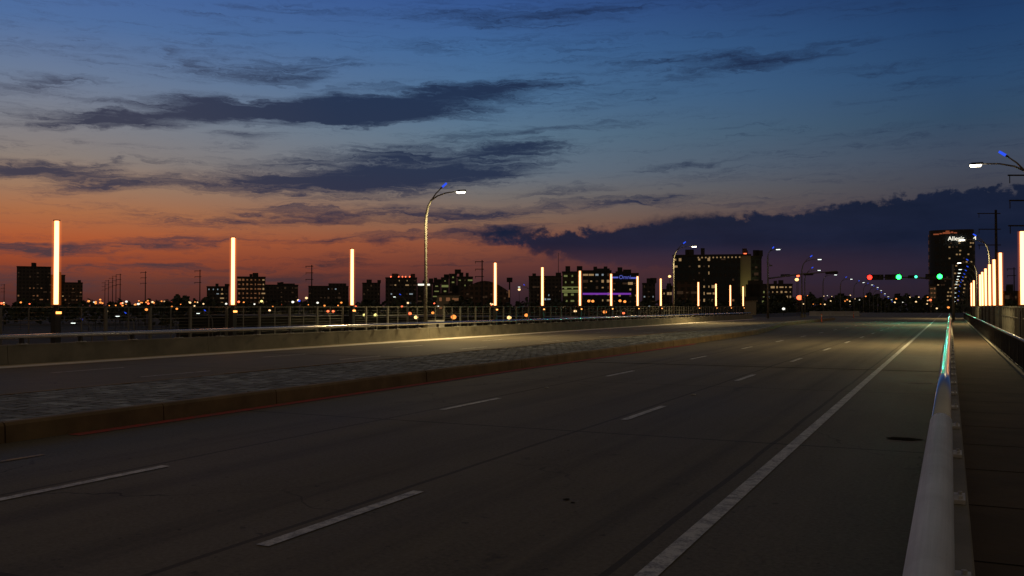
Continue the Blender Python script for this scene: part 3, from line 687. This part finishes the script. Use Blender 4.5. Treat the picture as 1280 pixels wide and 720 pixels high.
# cabinet beside the nearest left lamp
p = Vector((-30.6, on_line(545, -30.6), .15)); r0 = empty('utility_cabinet', p); b = MB(); b.box(-.3, .3, -.55, .55, .08, .95); b.build('cabinet_body', M['barrier'], r0); b = MB(); b.box(-.36, .36, -.62, .62, 0, .08); b.build('plinth', M['parapet'], r0); b = MB(); b.box(.301, .32, -.5, .5, .15, .88); b.build('door', M['barrier'], r0)
tag(r0, 'small pale utility cabinet at the foot of the nearest left street lamp', 'cabinet')

# ------------------------------------------------------------------ skyline
def building(name, label, x0, x1, ytop, dist, mat, lit=(), depth=None, steps=(), group=None, floor=3.6, bay=3.2, rows=None, seed=0, roofbits=2):
    """a block whose front spans photo columns x0..x1 at the given distance; lit = [(material, count, (u0,u1), (v0,v1))] lit windows"""
    pc = at_depth((x0 + x1) / 2, 383, dist); w = (x1 - x0) / FPX * dist; h = (383 - ytop) / FPX * dist + CAMZ - GZ
    dirv = (Vector((pc.x, pc.y, 0))).normalized(); rz = math.atan2(dirv.y, dirv.x) - math.pi / 2
    root = empty(name, (pc.x, pc.y, GZ), rz); dp = depth or max(12, w * .6)
    b = MB(); b.box(-w / 2, w / 2, 0, dp, 0, h); b.build('wall', mat, root)
    r = MB(); r.box(-w / 2 - .25, w / 2 + .25, -.25, dp + .25, h + .003, h + .9); r.build('roof', M['roof'], root)
    for k, (u0, u1, y_t) in enumerate(steps):
        hh = (383 - y_t) / FPX * dist + CAMZ - GZ; q = MB(); q.box(-w / 2 + u0 * w, -w / 2 + u1 * w, dp * .12, dp * .85, h + .91, max(hh, h + 2)); q.build('penthouse', mat, root)
    rnd = random.Random(seed + int(x0 * 7)); seen = set()
    for m, cnt, (u0, u1), (v0, v1) in lit:
        nb, nf = max(1, int(w / bay)), max(1, int(h / floor)); made = 0; tries = 0
        while made < cnt and tries < cnt * 8:
            tries += 1
            i = int((u0 + (u1 - u0) * rnd.random()) * nb); j = int((v0 + (v1 - v0) * rnd.random()) * nf)
            if (i, j) in seen or i >= nb or j >= nf: continue
            seen.add((i, j)); made += 1
            cx = -w / 2 + (i + .5) * w / nb; cz = (j + .5) * h / nf; ww = .2 * w / nb * rnd.choice([.5, .8, 1, 1.3, 2.2]); wh = .14 * h / nf * rnd.choice([.7, 1, 1, 1.5])
            q = MB(); q.box(cx - ww, cx + ww, -.06, .05, cz - wh, cz + wh); q.build('window', M[m], root)
    for k in range(roofbits):
        u = rnd.uniform(.1, .85); q = MB(); hh = rnd.uniform(2, 4); q.box(-w / 2 + u * w, -w / 2 + u * w + rnd.uniform(2, 5), dp * .3, dp * .5, h + .91, h + .9 + hh); q.build('roof_unit', M['roof'], root)
    root['w'] = w; root['h'] = h
    tag(root, label, 'building', group); return root, w, h, dp
GB = 'buildings of the skyline'
def neon(root, w, h, u0, u1, v, mat, t=.5, name='light_strip'):
    q = MB(); q.box(-w / 2 + u0 * w, -w / 2 + u1 * w, -.35, -.08, v * h - t, v * h + t); return q.build(name, M[mat], root)
def text(root, body, size, x, z, mat, name='sign_lettering'):
    c = bpy.data.curves.new(name, 'FONT'); c.body = body; c.size = size; c.extrude = .1; c.align_x = 'CENTER'
    t = bpy.data.objects.new('t', c); me = bpy.data.meshes.new_from_object(t); bpy.data.objects.remove(t); me.name = name
    me.materials.clear(); me.materials.append(M[mat]); o = bpy.data.objects.new(name, me); col.objects.link(o); o.parent = root; o.location = (x, -.45, z); o.rotation_euler = (math.pi / 2, 0, 0); return o
def V(py, ytop, dist):                     # photo row -> fraction of building height
    return ((383 - py) / FPX * dist + CAMZ - GZ) / ((383 - ytop) / FPX * dist + CAMZ - GZ)
F = (.25, .95)
building('office_block', 'broad dark office block at the far left, tallest before the first column', 23, 61, 334, 900, M['f_dark'], [('w_dim', 12, (0, 1), (.25, .95)), ('w_orange', 8, (0, 1), (.3, .6))], seed=1, roofbits=2)
building('office_block', 'narrow dark office block just behind the first left column', 61.5, 80, 344.5, 905, M['f_dark'], [('w_dim', 6, (0, 1), F), ('w_warm', 2, (.7, .9), (.2, .5))], seed=2)
building('office_block', 'lower dark office block right of the first left column', 80.5, 102, 354, 910, M['f_brown'], [('w_dim', 7, (0, 1), F), ('w_orange', 4, (0, 1), F)], seed=3, roofbits=1)
building('office_block', 'small block left of the second column, with a vertical string of lit windows', 259, 285, 359, 800, M['f_dark'], [('w_warm', 8, (.70, .80), (.25, .9)), ('w_cool', 4, (.1, .45), (.85, .99)), ('w_dim', 6, (0, 1), F)], seed=4)
building('apartment_block', 'orange-lit apartment block right of the second column', 297, 331, 347, 780, M['f_brown'], [('w_orange', 34, (.12, .75), (.5, .98)), ('w_warm', 12, (.8, 1), (.4, .98)), ('w_dim', 10, (0, 1), (.2, .98))], seed=5, roofbits=2)
building('office_block', 'plain dark block with a low pitched top right of the orange-lit apartments', 331.5, 372, 357, 820, M['f_dark'], [('w_dim', 16, (0, 1), F)], steps=[(.45, .9, 354.5)], seed=6)
building('office_block', 'dark block with a stepped penthouse left of the third column', 386, 435, 358.5, 840, M['f_dark'], [('w_dim', 14, (0, 1), F), ('w_cool', 3, (.45, .7), (.93, .99))], steps=[(.5, .95, 354)], seed=7)
building('office_block', 'plain square dark block right of the third column', 453, 475, 354.5, 860, M['f_dark'], [('w_dim', 6, (0, 1), F)], seed=8)
b_, w_, h_, d_ = building('office_block', 'dark block with red roof lights just left of the nearest street lamp', 482, 521, 348, 760, M['f_dark'], [('w_dim', 10, (0, 1), F), ('w_warm', 4, (.2, .95), (.8, .98)), ('w_cool', 4, (.1, .9), (.3, .7))], seed=9, roofbits=3)
for u in (.15, .4, .52, .62, .75): q = MB(); q.box(-w_ / 2 + u * w_, -w_ / 2 + u * w_ + .9, 0, .9, h_ + .9, h_ + 1.9); q.build('roof_light', M['c_red'], b_)
b_, w_, h_, d_ = building('office_block', 'low block with a bright strip on its roof edge behind the nearest street lamp', 521.5, 540, 355, 765, M['f_dark'], [('w_dim', 6, (0, 1), F)], seed=10); neon(b_, w_, h_, .05, .85, .98, 'sign', .7)
building('office_block', 'stepped block with greenish lit top corner, lowest of the four steps', 540.5, 551, 354.5, 700, M['f_dark'], [('w_green', 8, (.1, .95), (.6, .98)), ('w_warm', 2, (0, 1), (.3, .5))], seed=11)
building('office_block', 'stepped block with greenish lit top corner, second of the four steps', 551.5, 561, 348, 702, M['f_dark'], [('w_green', 9, (.1, .9), (.72, .98)), ('w_dim', 4, (0, 1), F)], seed=12)
building('office_block', 'stepped block with greenish lit top corner, highest of the four steps', 561.5, 571, 343.5, 704, M['f_dark'], [('w_green', 9, (.1, .95), (.78, .98)), ('w_dim', 4, (0, 1), F)], seed=13, roofbits=1)
building('office_block', 'wide dark end of the stepped group beside the power pole', 571.5, 591, 347, 706, M['f_dark'], [('w_green', 3, (.2, .8), (.85, .98)), ('w_dim', 6, (0, 1), F), ('w_cool', 3, (0, 1), (.4, .7))], seed=14)
building('low_building', 'low floodlit tan building in front of the stepped blocks', 546, 574, 369, 420, M['pale_wall'], [('w_orange', 22, (.05, .95), (.45, .98))], depth=14, seed=15)
# arched hall
pc = at_depth(606, 383, 640); rz = math.atan2(pc.y, pc.x) - math.pi / 2; wv = 62 / FPX * 640; hv = (383 - 351) / FPX * 640 + 10
root = empty('arched_hall', (pc.x, pc.y, GZ), rz); q = MB(); prof = [(-wv / 2, 0), (-wv / 2, hv * .72)] + [(-wv / 2 + wv * i / 12, hv * (.72 + .28 * math.sin(math.pi * i / 12))) for i in range(1, 12)] + [(wv / 2, hv * .72), (wv / 2, 0)]
recalc(q.prism(prof, 0, 40).build('wall', M['f_brown'], root)); tag(root, 'large dark hall with an arched roof behind the fourth column', 'building', GB)
for i in range(9): q = MB(); x = random.uniform(-.45, .45) * wv; z = random.uniform(.4, .7) * hv; q.box(x, x + 1.4, -.06, .04, z, z + 1.3); q.build('window', M['w_dim'], root)
building('office_block', 'plain dark block behind the fifth column', 661, 702, 346, 820, M['f_dark'], [('w_dim', 12, (0, 1), F), ('w_cool', 4, (.3, .8), (.3, .6))], seed=17)
b_, w_, h_, d_ = building('hotel_block', 'block washed in olive light behind the sixth column', 703, 728, 341, 560, M['f_olive'], [('w_green', 34, (.05, .95), (.45, .98)), ('w_warm', 5, (.05, .95), (.3, .5))], seed=18)  # olive light is put into the facade colour, no lamp washes it
for py in (359, 363, 365): neon(b_, w_, h_, -.02, .95, V(py, 341, 560), 'w_green', .35)
b_, w_, h_, d_ = building('hotel_block', 'dark hotel with a purple neon strip behind the seventh column', 728.5, 764, 339.5, 562, M['f_glass'], [('w_warm', 12, (0, 1), (.4, .98)), ('w_cool', 8, (.1, .7), (.9, .99)), ('w_dim', 14, (0, 1), (.2, .98))], steps=[(.5, .95, 336.5)], seed=19)
neon(b_, w_, h_, 0.0, .97, V(367.3, 339.5, 562), 'purple', .55)
b_, w_, h_, d_ = building('hotel_block', 'dark hotel with blue lit sign and blue roof strips by the eighth column', 764.5, 798, 343, 564, M['f_glass'], [('w_warm', 8, (0, 1), (.3, .85)), ('w_dim', 10, (0, 1), (.2, .9))], steps=[(.15, .7, 340.5)], seed=20)
neon(b_, w_, h_, -.1, .25, V(346.8, 343, 564), 'neonblue', .45); neon(b_, w_, h_, .72, .99, V(347.5, 343, 564), 'neonblue', .45); neon(b_, w_, h_, 0, .72, V(367.3, 343, 564), 'purple', .55)
text(b_, 'Omni', 3.2, 0, V(348.6, 343, 564) * h_, 'neonblue')
building('office_block', 'small dark block with a few white windows between the eighth and ninth columns', 803, 819, 355, 700, M['f_dark'], [('w_cool', 6, (.1, .9), (.25, .8)), ('w_dim', 4, (0, 1), F)], seed=21)
building('low_building', 'low building with a yellow lit strip by the ninth column', 827, 840, 363, 600, M['f_dark'], [('w_warm', 4, (.1, .9), (.8, .98))], seed=22)
HD = 520
b_, w_, h_, d_ = building('slab_hotel', 'widest and tallest dark slab hotel behind the second street lamp', 842, 924.5, 320, HD, M['f_glass'], [('w_warm', 5, (.52, .55), (.72, .95)), ('w_warm', 12, (.44, .60), (.36, .52)), ('w_warm', 3, (.02, .12), (.85, .97)), ('w_dim', 10, (0, 1), (.15, .95)), ('w_warm', 2, (.35, .45), (.85, .95)), ('w_orange', 6, (.3, .95), (.15, .4))], seed=23, bay=2.6, depth=18)
for i in range(12): q = MB(); x = -w_ / 2 + (.38 + .61 * i / 11) * w_; q.box(x - .35, x + .35, -.5, -.1, h_ - 1.2, h_ - .5); q.build('roof_light', M['w_warm'], b_)
q = MB(); q.box(-.26 * w_, -.20 * w_, 3, 9, h_ + .91, h_ + 3.2); q.build('penthouse', M['f_dark'], b_)
b_, w_, h_, d_ = building('stair_tower', 'tall pale stair tower at the right end of the slab hotel', 925, 938.5, 319.5, HD - 3, M['pale_wall'], depth=16, seed=24)
ld = bpy.data.lights.new('uplight', 'SPOT'); ld.energy = 8000; ld.color = (.72, .66, .20); ld.spot_size = R(34); ld.spot_blend = 1; lo = bpy.data.objects.new('uplight', ld); col.objects.link(lo); lo.parent = b_; lo.location = (w_ * .55, -10, 3); lo.rotation_euler = (R(150), 0, R(10))
q = MB(); q.box(-.8, .8, 4, 5, h_ + .91, h_ + 1.6); q.build('roof_light', M['c_red'], b_)
building('hotel_wing', 'dark narrow hotel wing right of the pale stair tower', 939, 952, 321.5, HD, M['f_glass'], [('w_dim', 10, (0, 1), (.2, .9)), ('w_warm', 8, (0, 1), (.3, .48))], seed=25, depth=18)
building('low_building', 'dark podium block at the foot of the slab hotel behind the tenth column', 846, 872, 352, 480, M['f_brown'], [('w_dim', 5, (0, 1), F)], seed=26, depth=14)
building('low_building', 'pale small pump house at the end of the left fence', 931, 945, 375.5, 215, M['pale_wall'], depth=6, seed=27)
building('apartment_block', 'mid-rise behind the left traffic signal with many coloured windows', 953, 990, 356, 760, M['f_dark'], [('w_warm', 26, (.35, 1), (.35, .9)), ('w_cool', 10, (.25, .55), (.4, .8)), ('w_green', 10, (0, 1), (.3, .8))], seed=28)
# round tower on the right
TD = 470; pc = at_depth(1190, 383, TD); rz = math.atan2(pc.y, pc.x) - math.pi / 2; wt = 53 / FPX * TD; ht = (383 - 293) / FPX * TD + 10
root = empty('round_tower', (pc.x, pc.y, GZ), rz); tag(root, 'tall rounded dark tower with a red-lit crown and white sign on the right', 'building', GB)
def oval(w, dd, n=28): return [(w / 2 * math.copysign(abs(math.cos(2 * math.pi * i / n)) ** .6, math.cos(2 * math.pi * i / n)), dd / 2 * math.copysign(abs(math.sin(2 * math.pi * i / n)) ** .6, math.sin(2 * math.pi * i / n))) for i in range(n)]
def ovalprism(pr, z0, z1):
    q = MB(); n = len(pr); q.v = [(x, y, z0) for x, y in pr] + [(x, y, z1) for x, y in pr]
    q.f = [(i, (i + 1) % n, n + (i + 1) % n, n + i) for i in range(n)] + [tuple(range(n))[::-1], tuple(range(n, 2 * n))]; return q
ovalprism(oval(wt, wt * .7), 0, ht).build('wall', M['f_glass'], root)
ovalprism(oval(wt * .96, wt * .66), ht + .003, ht + 2.0).build('crown', M['roof'], root)
fy = -wt * .35
for u0, u1, z0, z1 in ((-.38, -.26, -.5, .1), (-.25, -.19, -.2, .3), (-.18, -.02, -.1, .7), (-.01, .04, .2, .9), (.05, .12, .0, .5), (-.12, -.04, .9, 1.4)):
    q = MB(); q.box(wt * u0, wt * u1, fy - .15, fy + .3, ht + z0, ht + z1); q.build('crown_light', M['redcrown'], root)
def wall_y(x):                              # front surface of the oval at x
    c = min(1, abs(2 * x / wt)) ** (1 / .6); return -(wt * .35) * (math.sqrt(max(0, 1 - c * c)) ** .6)
for body, x0, size in (('Allegis', wt * .10, 2.9), ('FIRM', wt * .385, 2.9)):
    o = text(root, body, size, x0, ht - 3.6, 'sign'); o.location.y = wall_y(x0 + 2) - .9; o.rotation_euler = (math.pi / 2, 0, R(14) if x0 > wt * .2 else R(4))
rnd = random.Random(5)
for i in range(64):
    x = rnd.uniform(-.1, .42) * wt if i < 46 else rnd.uniform(-.45, .45) * wt; z = rnd.choice([1, 1, .6]) * rnd.uniform(.25, .93) * ht; z = round(z / 1.9) * 1.9
    y = wall_y(x); q = MB(); q.box(x - .38, x + .38, y - .18, y + .3, z - .3, z + .35); q.build('window', M['w_warm'] if i % 3 else M['w_dim'], root)
building('low_building', 'narrow orange-lit building at the left foot of the round tower', 1163, 1170, 358, 380, M['pale_wall'], [('w_orange', 10, (.05, .95), (.5, .98)), ('w_warm', 4, (.05, .95), (.5, .98))], depth=8, seed=31, bay=.8, floor=1.7)
building('low_building', 'low building with a lit balcony line behind the right columns', 1255, 1274, 366, 420, M['f_brown'], [('w_dim', 8, (.1, .9), (.4, .98))], depth=14, seed=32)
# vaulted canopy building with yellow light, and small roofs near it
pc = at_depth(352, 389, 330); rz = math.atan2(pc.y, pc.x) - math.pi / 2; root = empty('vaulted_shed', (pc.x, pc.y, GZ), rz)
q = MB(); q.prism([(-3.5 + 7 * i / 10, 6 + 2.4 * math.sin(math.pi * i / 10)) for i in range(11)], 0, 12); recalc(q.build('roof', M['f_olive'], root))
q = MB(); q.box(-3.4, 3.4, .3, 11.7, 0, 5.99); q.build('wall', M['pale_wall'], root); q = MB(); q.box(-3.0, 3.0, .15, .28, 3.9, 5.6); q.build('lit_front', glow('shed_light', (.9, .6, .15), .18, False), root)
tag(root, 'small vaulted shed glowing yellow below the fence right of the second column', 'shed')

# ------------------------------------------------------------------ power poles
def pylon(px, ytop, dist, label, arms=3, r=.35, side=1, span=2.6, th=.12):
    p = at_depth(px, 383, dist); top = at_depth(px, ytop, dist).z; root = empty('power_pole', (p.x, p.y, GZ), YAW); tag(root, label, 'power pole', 'power poles against the sky'); H = top - GZ
    b = MB(); b.tube([(0, 0, 0), (0, 0, H)], r, 8, r * .55); b.build('pole', M['pole_dark'], root)
    for i in range(arms):
        z = H - .6 - i * H * .10; b = MB(); b.box(-span * (1 if i % 2 == 0 or side == 0 else .95), span * .25 if side else span, -th, th, z - th, z + th)
        b.build('cross_arm', M['pole_dark'], root)
        b = MB(); b.tube([(-span * .92, 0, z - th), (-span * .92, 0, z - .7)], th * .7, 6); b.build('insulator', M['pole_dark'], root)
    return root
for i, (px, yt, dd) in enumerate([(5, 355, 700), (131, 352.5, 760), (135.3, 350, 700), (140.5, 346.7, 640), (144.8, 344, 590), (150, 342, 540), (181.5, 339, 480), (249.7, 337, 430), (389.5, 331, 380), (602.6, 325, 330)]):
    lab = ['power pole at the far left edge, left of the broad office block', 'power pole, first and shortest of the tight group right of the office blocks', 'power pole, second of the tight group right of the office blocks', 'power pole, third of the tight group right of the office blocks',
           'power pole, fourth of the tight group right of the office blocks', 'power pole, fifth and tallest of the tight group right of the office blocks', 'lone power pole between the tight group and the second column', 'power pole just left of the second column', 'power pole left of the third column, above the stepped penthouse block', 'power pole just left of the fourth column'][i]
    pylon(px, yt, dd, lab)
p = at_depth(698, 383, 900); root = empty('radio_mast', (p.x, p.y, GZ)); b = MB(); b.tube([(0, 0, 0), (0, 0, (383 - 316) / FPX * 900 + 10)], .55, 6, .2); b.build('mast', M['pole_dark'], root); tag(root, 'thin tall radio mast behind the fifth and sixth columns', 'mast')
p = at_depth(637, 383, 600); root = empty('radio_mast', (p.x, p.y, GZ)); hh = (383 - 347) / FPX * 600 + 10; b = MB(); b.tube([(0, 0, 0), (0, 0, hh)], .6, 6, .5); b.box(-1.6, 1.6, -1, 1, hh - 3, hh); b.build('mast', M['pole_dark'], root)
q = MB(); q.box(-.4, .4, -.9, -.65, hh * .55, hh * .72); q.build('warning_light', M['w_orange'], root); tag(root, 'short mast with a dim red light right of the fourth column', 'mast')
pylon(1246, 262, 150, 'tall double power pole behind the right columns', 3, .34, 1, 3.0, th=.07)
pylon(1289, 210, 80, 'power pole outside the right edge, only its cross arms showing', 3, .3, 1, 1.9, th=.06)
pylon(1268, 334, 330, 'short distant power pole between the two nearest right columns', 2, .3, 1, 2.6)
# ------------------------------------------------------------------ tree masses (far, one mass each)
def treeline(name, segs, seed):
    rnd = random.Random(seed); q = MB()
    for px0, px1, dist, yt0, yt1, n in segs:
        for i in range(n):
            px = rnd.uniform(px0, px1); dd = dist * rnd.uniform(.93, 1.07); t = (px - px0) / (px1 - px0)
            ytop = yt0 + (yt1 - yt0) * t + 3.2 * math.sin(px * .16) + 2.0 * math.sin(px * .53 + 1) + rnd.uniform(-1, 1.5)
            zt = (383 - ytop) / FPX * dd + CAMZ; z = GZ + (zt - GZ) * math.sqrt(rnd.random())
            c = at_depth(px, 383, dd); c.z = z; s = rnd.uniform(.5, 1.3) * dd / 420
            a = Vector((rnd.gauss(0, 1), rnd.gauss(0, 1), rnd.gauss(0, 1))).normalized(); b = a.orthogonal().normalized(); e3 = a.cross(b)
            q.quad(c + b * s, c + e3 * s * .8, c - b * s, c - e3 * s * .8)
    return kind(q.build(name, M['foliage']), 'stuff')
treeline('far_woods', [(-40, 260, 520, 379, 378, 2600), (200, 262, 430, 374, 373, 900), (260, 560, 470, 379, 377, 2800), (556, 590, 330, 375, 377, 600), (590, 960, 440, 378, 376, 3600)], 3)
treeline('far_woods', [(955, 1000, 420, 372, 371, 900), (995, 1165, 470, 372, 371, 3200), (1165, 1200, 360, 378, 377, 600), (1205, 1330, 300, 374, 371, 2000)], 4)

# ------------------------------------------------------------------ city lights: each a lamp on its pole
protos = {}
def city_lamp(px, py, dist, mat, r, label, group):
    p = at_depth(px, py, dist); z = p.z - GZ
    root = empty('city_lamp', (p.x, p.y, GZ))
    b = MB(); b.tube([(0, 0, 0), (0, 0, max(.5, z - r * .5))], .09, 6, .06); b.build('pole', M['steel'], root)
    key = mat
    if key not in protos:
        s = MB(); n = 10
        for i in range(6):
            pass
        pr = [(math.sin(math.pi * i / 6), -math.cos(math.pi * i / 6)) for i in range(7)]
        for i in range(6):
            for j in range(n):
                t0, t1 = 2 * math.pi * j / n, 2 * math.pi * (j + 1) / n; (r0, z0), (r1, z1) = pr[i], pr[i + 1]
                s.quad((r0 * math.cos(t0), r0 * math.sin(t0), z0), (r0 * math.cos(t1), r0 * math.sin(t1), z0), (r1 * math.cos(t1), r1 * math.sin(t1), z1), (r1 * math.cos(t0), r1 * math.sin(t0), z1))
        o = s.build('globe', M[mat], root); protos[key] = o
    else:
        o = protos[key].copy(); col.objects.link(o); o.parent = root
    o.location = (0, 0, z); o.scale = (r, r, r * .8)
    tag(root, label, 'city lamp', group); return root
spec = [(456, 394, 190, 'c_yellow', .42, 'greenish yellow lamp below the fence right of the third column, left of a pair'), (469.6, 394, 190, 'c_yellow', .42, 'greenish yellow lamp below the fence right of the third column, right of a pair'),
        (520, 396.7, 150, 'c_hot', .34, 'brightest pale yellow lamp low behind the fence, left of the nearest street lamp'), (567, 396.3, 150, 'c_orange', .46, 'big orange lamp low behind the fence right of the nearest street lamp'), (512, 392, 170, 'c_red', .36, 'reddish lamp left of the brightest pale yellow lamp'),
        (541, 391, 170, 'c_orange', .28, 'small orange lamp right of the nearest street lamp pole'), (636.5, 397, 150, 'c_hot', .36, 'big orange lamp low behind the fence right of the fourth column'), (658, 394, 165, 'c_orange', .36, 'orange lamp low behind the fence left of the fifth column'), (719, 389, 190, 'c_warm', .33, 'warm lamp below the sixth column'),
        (756, 390, 190, 'c_orange', .42, 'orange lamp between the sixth and seventh columns'), (736, 376.3, 300, 'c_orange', .5, 'orange lamp under the purple strip, left of a pair'), (741, 376.5, 300, 'c_orange', .5, 'orange lamp under the purple strip, right of a pair'), (775, 376, 300, 'c_orange', .5, 'orange lamp under the blue sign, left of a pair'), (781, 377, 300, 'c_orange', .5, 'orange lamp under the blue sign, right of a pair'),
        (779.5, 391.5, 200, 'c_red', .3, 'reddish lamp low between the seventh and eighth columns'), (837, 345.5, 260, 'c_hot', .42, 'high warm lamp just left of the second street lamp'), (999.5, 372, 230, 'c_red', .75, 'large red lamp under the left traffic signal'), (996, 349.5, 240, 'c_hot', .5, 'high pale lamp hanging by the left traffic signal arm'),
        (997.5, 344.8, 240, 'c_red', .4, 'small red lamp among the heads of the left traffic signal'), (979.5, 386, 210, 'c_white', .35, 'low white lamp at the end of the left fence'), (337, 388, 300, 'c_warm', .4, 'warm lamp by the vaulted shed'), (366, 377.5, 330, 'c_white', .5, 'bright white lamp beside a blue light right of the vaulted shed'), (374, 376, 330, 'c_blue', .42, 'blue light right of the bright white lamp by the vaulted shed'),
        (327, 376.5, 380, 'c_yellow', .55, 'pale yellow lamp right of the second column'), (397, 378.5, 380, 'c_white', .5, 'white lamp left of the third column'), (383, 372.5, 400, 'c_warm', .6, 'warm lamp high left of the third column'), (649, 362, 330, 'c_warm', .5, 'warm lamp beside the distant blue light right of the fourth column'), (158, 377, 420, 'c_white', .55, 'white lamp among the orange lamps right of the first column'),
        (133, 389, 200, 'c_warm', .3, 'warm lamp beside a fence post right of the first column'), (183, 387, 220, 'c_orange', .36, 'orange lamp on a short pole left of the second column'), (221, 386, 240, 'c_orange', .3, 'orange lamp below the fence left of the second column'), (410, 389, 240, 'c_red', .34, 'reddish lamp left of the third column, left of a pair'), (416.5, 389, 240, 'c_red', .34, 'reddish lamp left of the third column, right of a pair'),
        (1171, 385.5, 300, 'c_warm', .3, 'low warm lamp left of the walkway rail end'), (1185.5, 384.3, 300, 'c_orange', .4, 'low orange lamp beside the walkway rail end'), (1163, 375, 300, 'c_red', .4, 'reddish lamp at the foot of the orange-lit building')]
for px, py, dd, m_, r, lab in spec: city_lamp(px, py, dd, m_, r, lab, 'single lamps of the city')
rnd = random.Random(21)
names = {'c_orange': 'small orange', 'c_warm': 'small warm', 'c_red': 'small reddish', 'c_white': 'small white'}
for i in range(70):
    px = rnd.uniform(100, 255) if i < 34 else rnd.uniform(0, 620)
    py = rnd.gauss(379.5, 2.6); py = min(388, max(368, py)); dd = rnd.uniform(330, 470)
    m_ = rnd.choice(['c_orange'] * 5 + ['c_warm'] * 3 + ['c_red'] * 2 + ['c_white'])
    city_lamp(px, py, dd, m_, rnd.uniform(.22, .5), names[m_] + ' city lamp among many far beyond the left fence', 'small lamps of the far city')
for i in range(26):
    px = rnd.uniform(1000, 1160); py = rnd.uniform(369, 381); dd = rnd.uniform(330, 440); m_ = rnd.choice(['c_warm', 'c_white', 'c_warm', 'c_orange'])
    city_lamp(px, py, dd, m_, rnd.uniform(.15, .34), names[m_] + ' city lamp among the dark trees past the crossing', 'small lamps past the crossing')
# street lamps of the lower road beyond the left fence
low = make_lamp(-1, 9.3, lens='coolw'); first = True
for i, (px, py, dd, s) in enumerate([(115, 399, 125, -1), (168, 391, 140, -1), (266, 388, 160, -1), (508.5, 368, 190, -1), (662.5, 356, 215, -1)]):
    o = low if first else copy_tree(low); first = False
    top = at_depth(px, py, dd); o.location = (top.x, top.y, top.z - 9.55); o.rotation_euler = (0, 0, YAW)
    tag(o, ['lamp with a blue light far below the fence, right of the first column', 'lamp with white and blue lights below the fence, left of the orange pole lamp', 'lamp with blue light below the fence just left of the second column', 'slim lamp with blue light left of the nearest street lamp', 'slim lamp with blue light between the fourth and fifth columns'][i], 'street lamp', 'street lamps of the lower road')
    if o.location.z > GZ + .05:
        b = MB(); b.tube([(0, 0, GZ - o.location.z), (0, 0, 0)], .2, 10); e4 = b.build('extension', M['deck'], o)
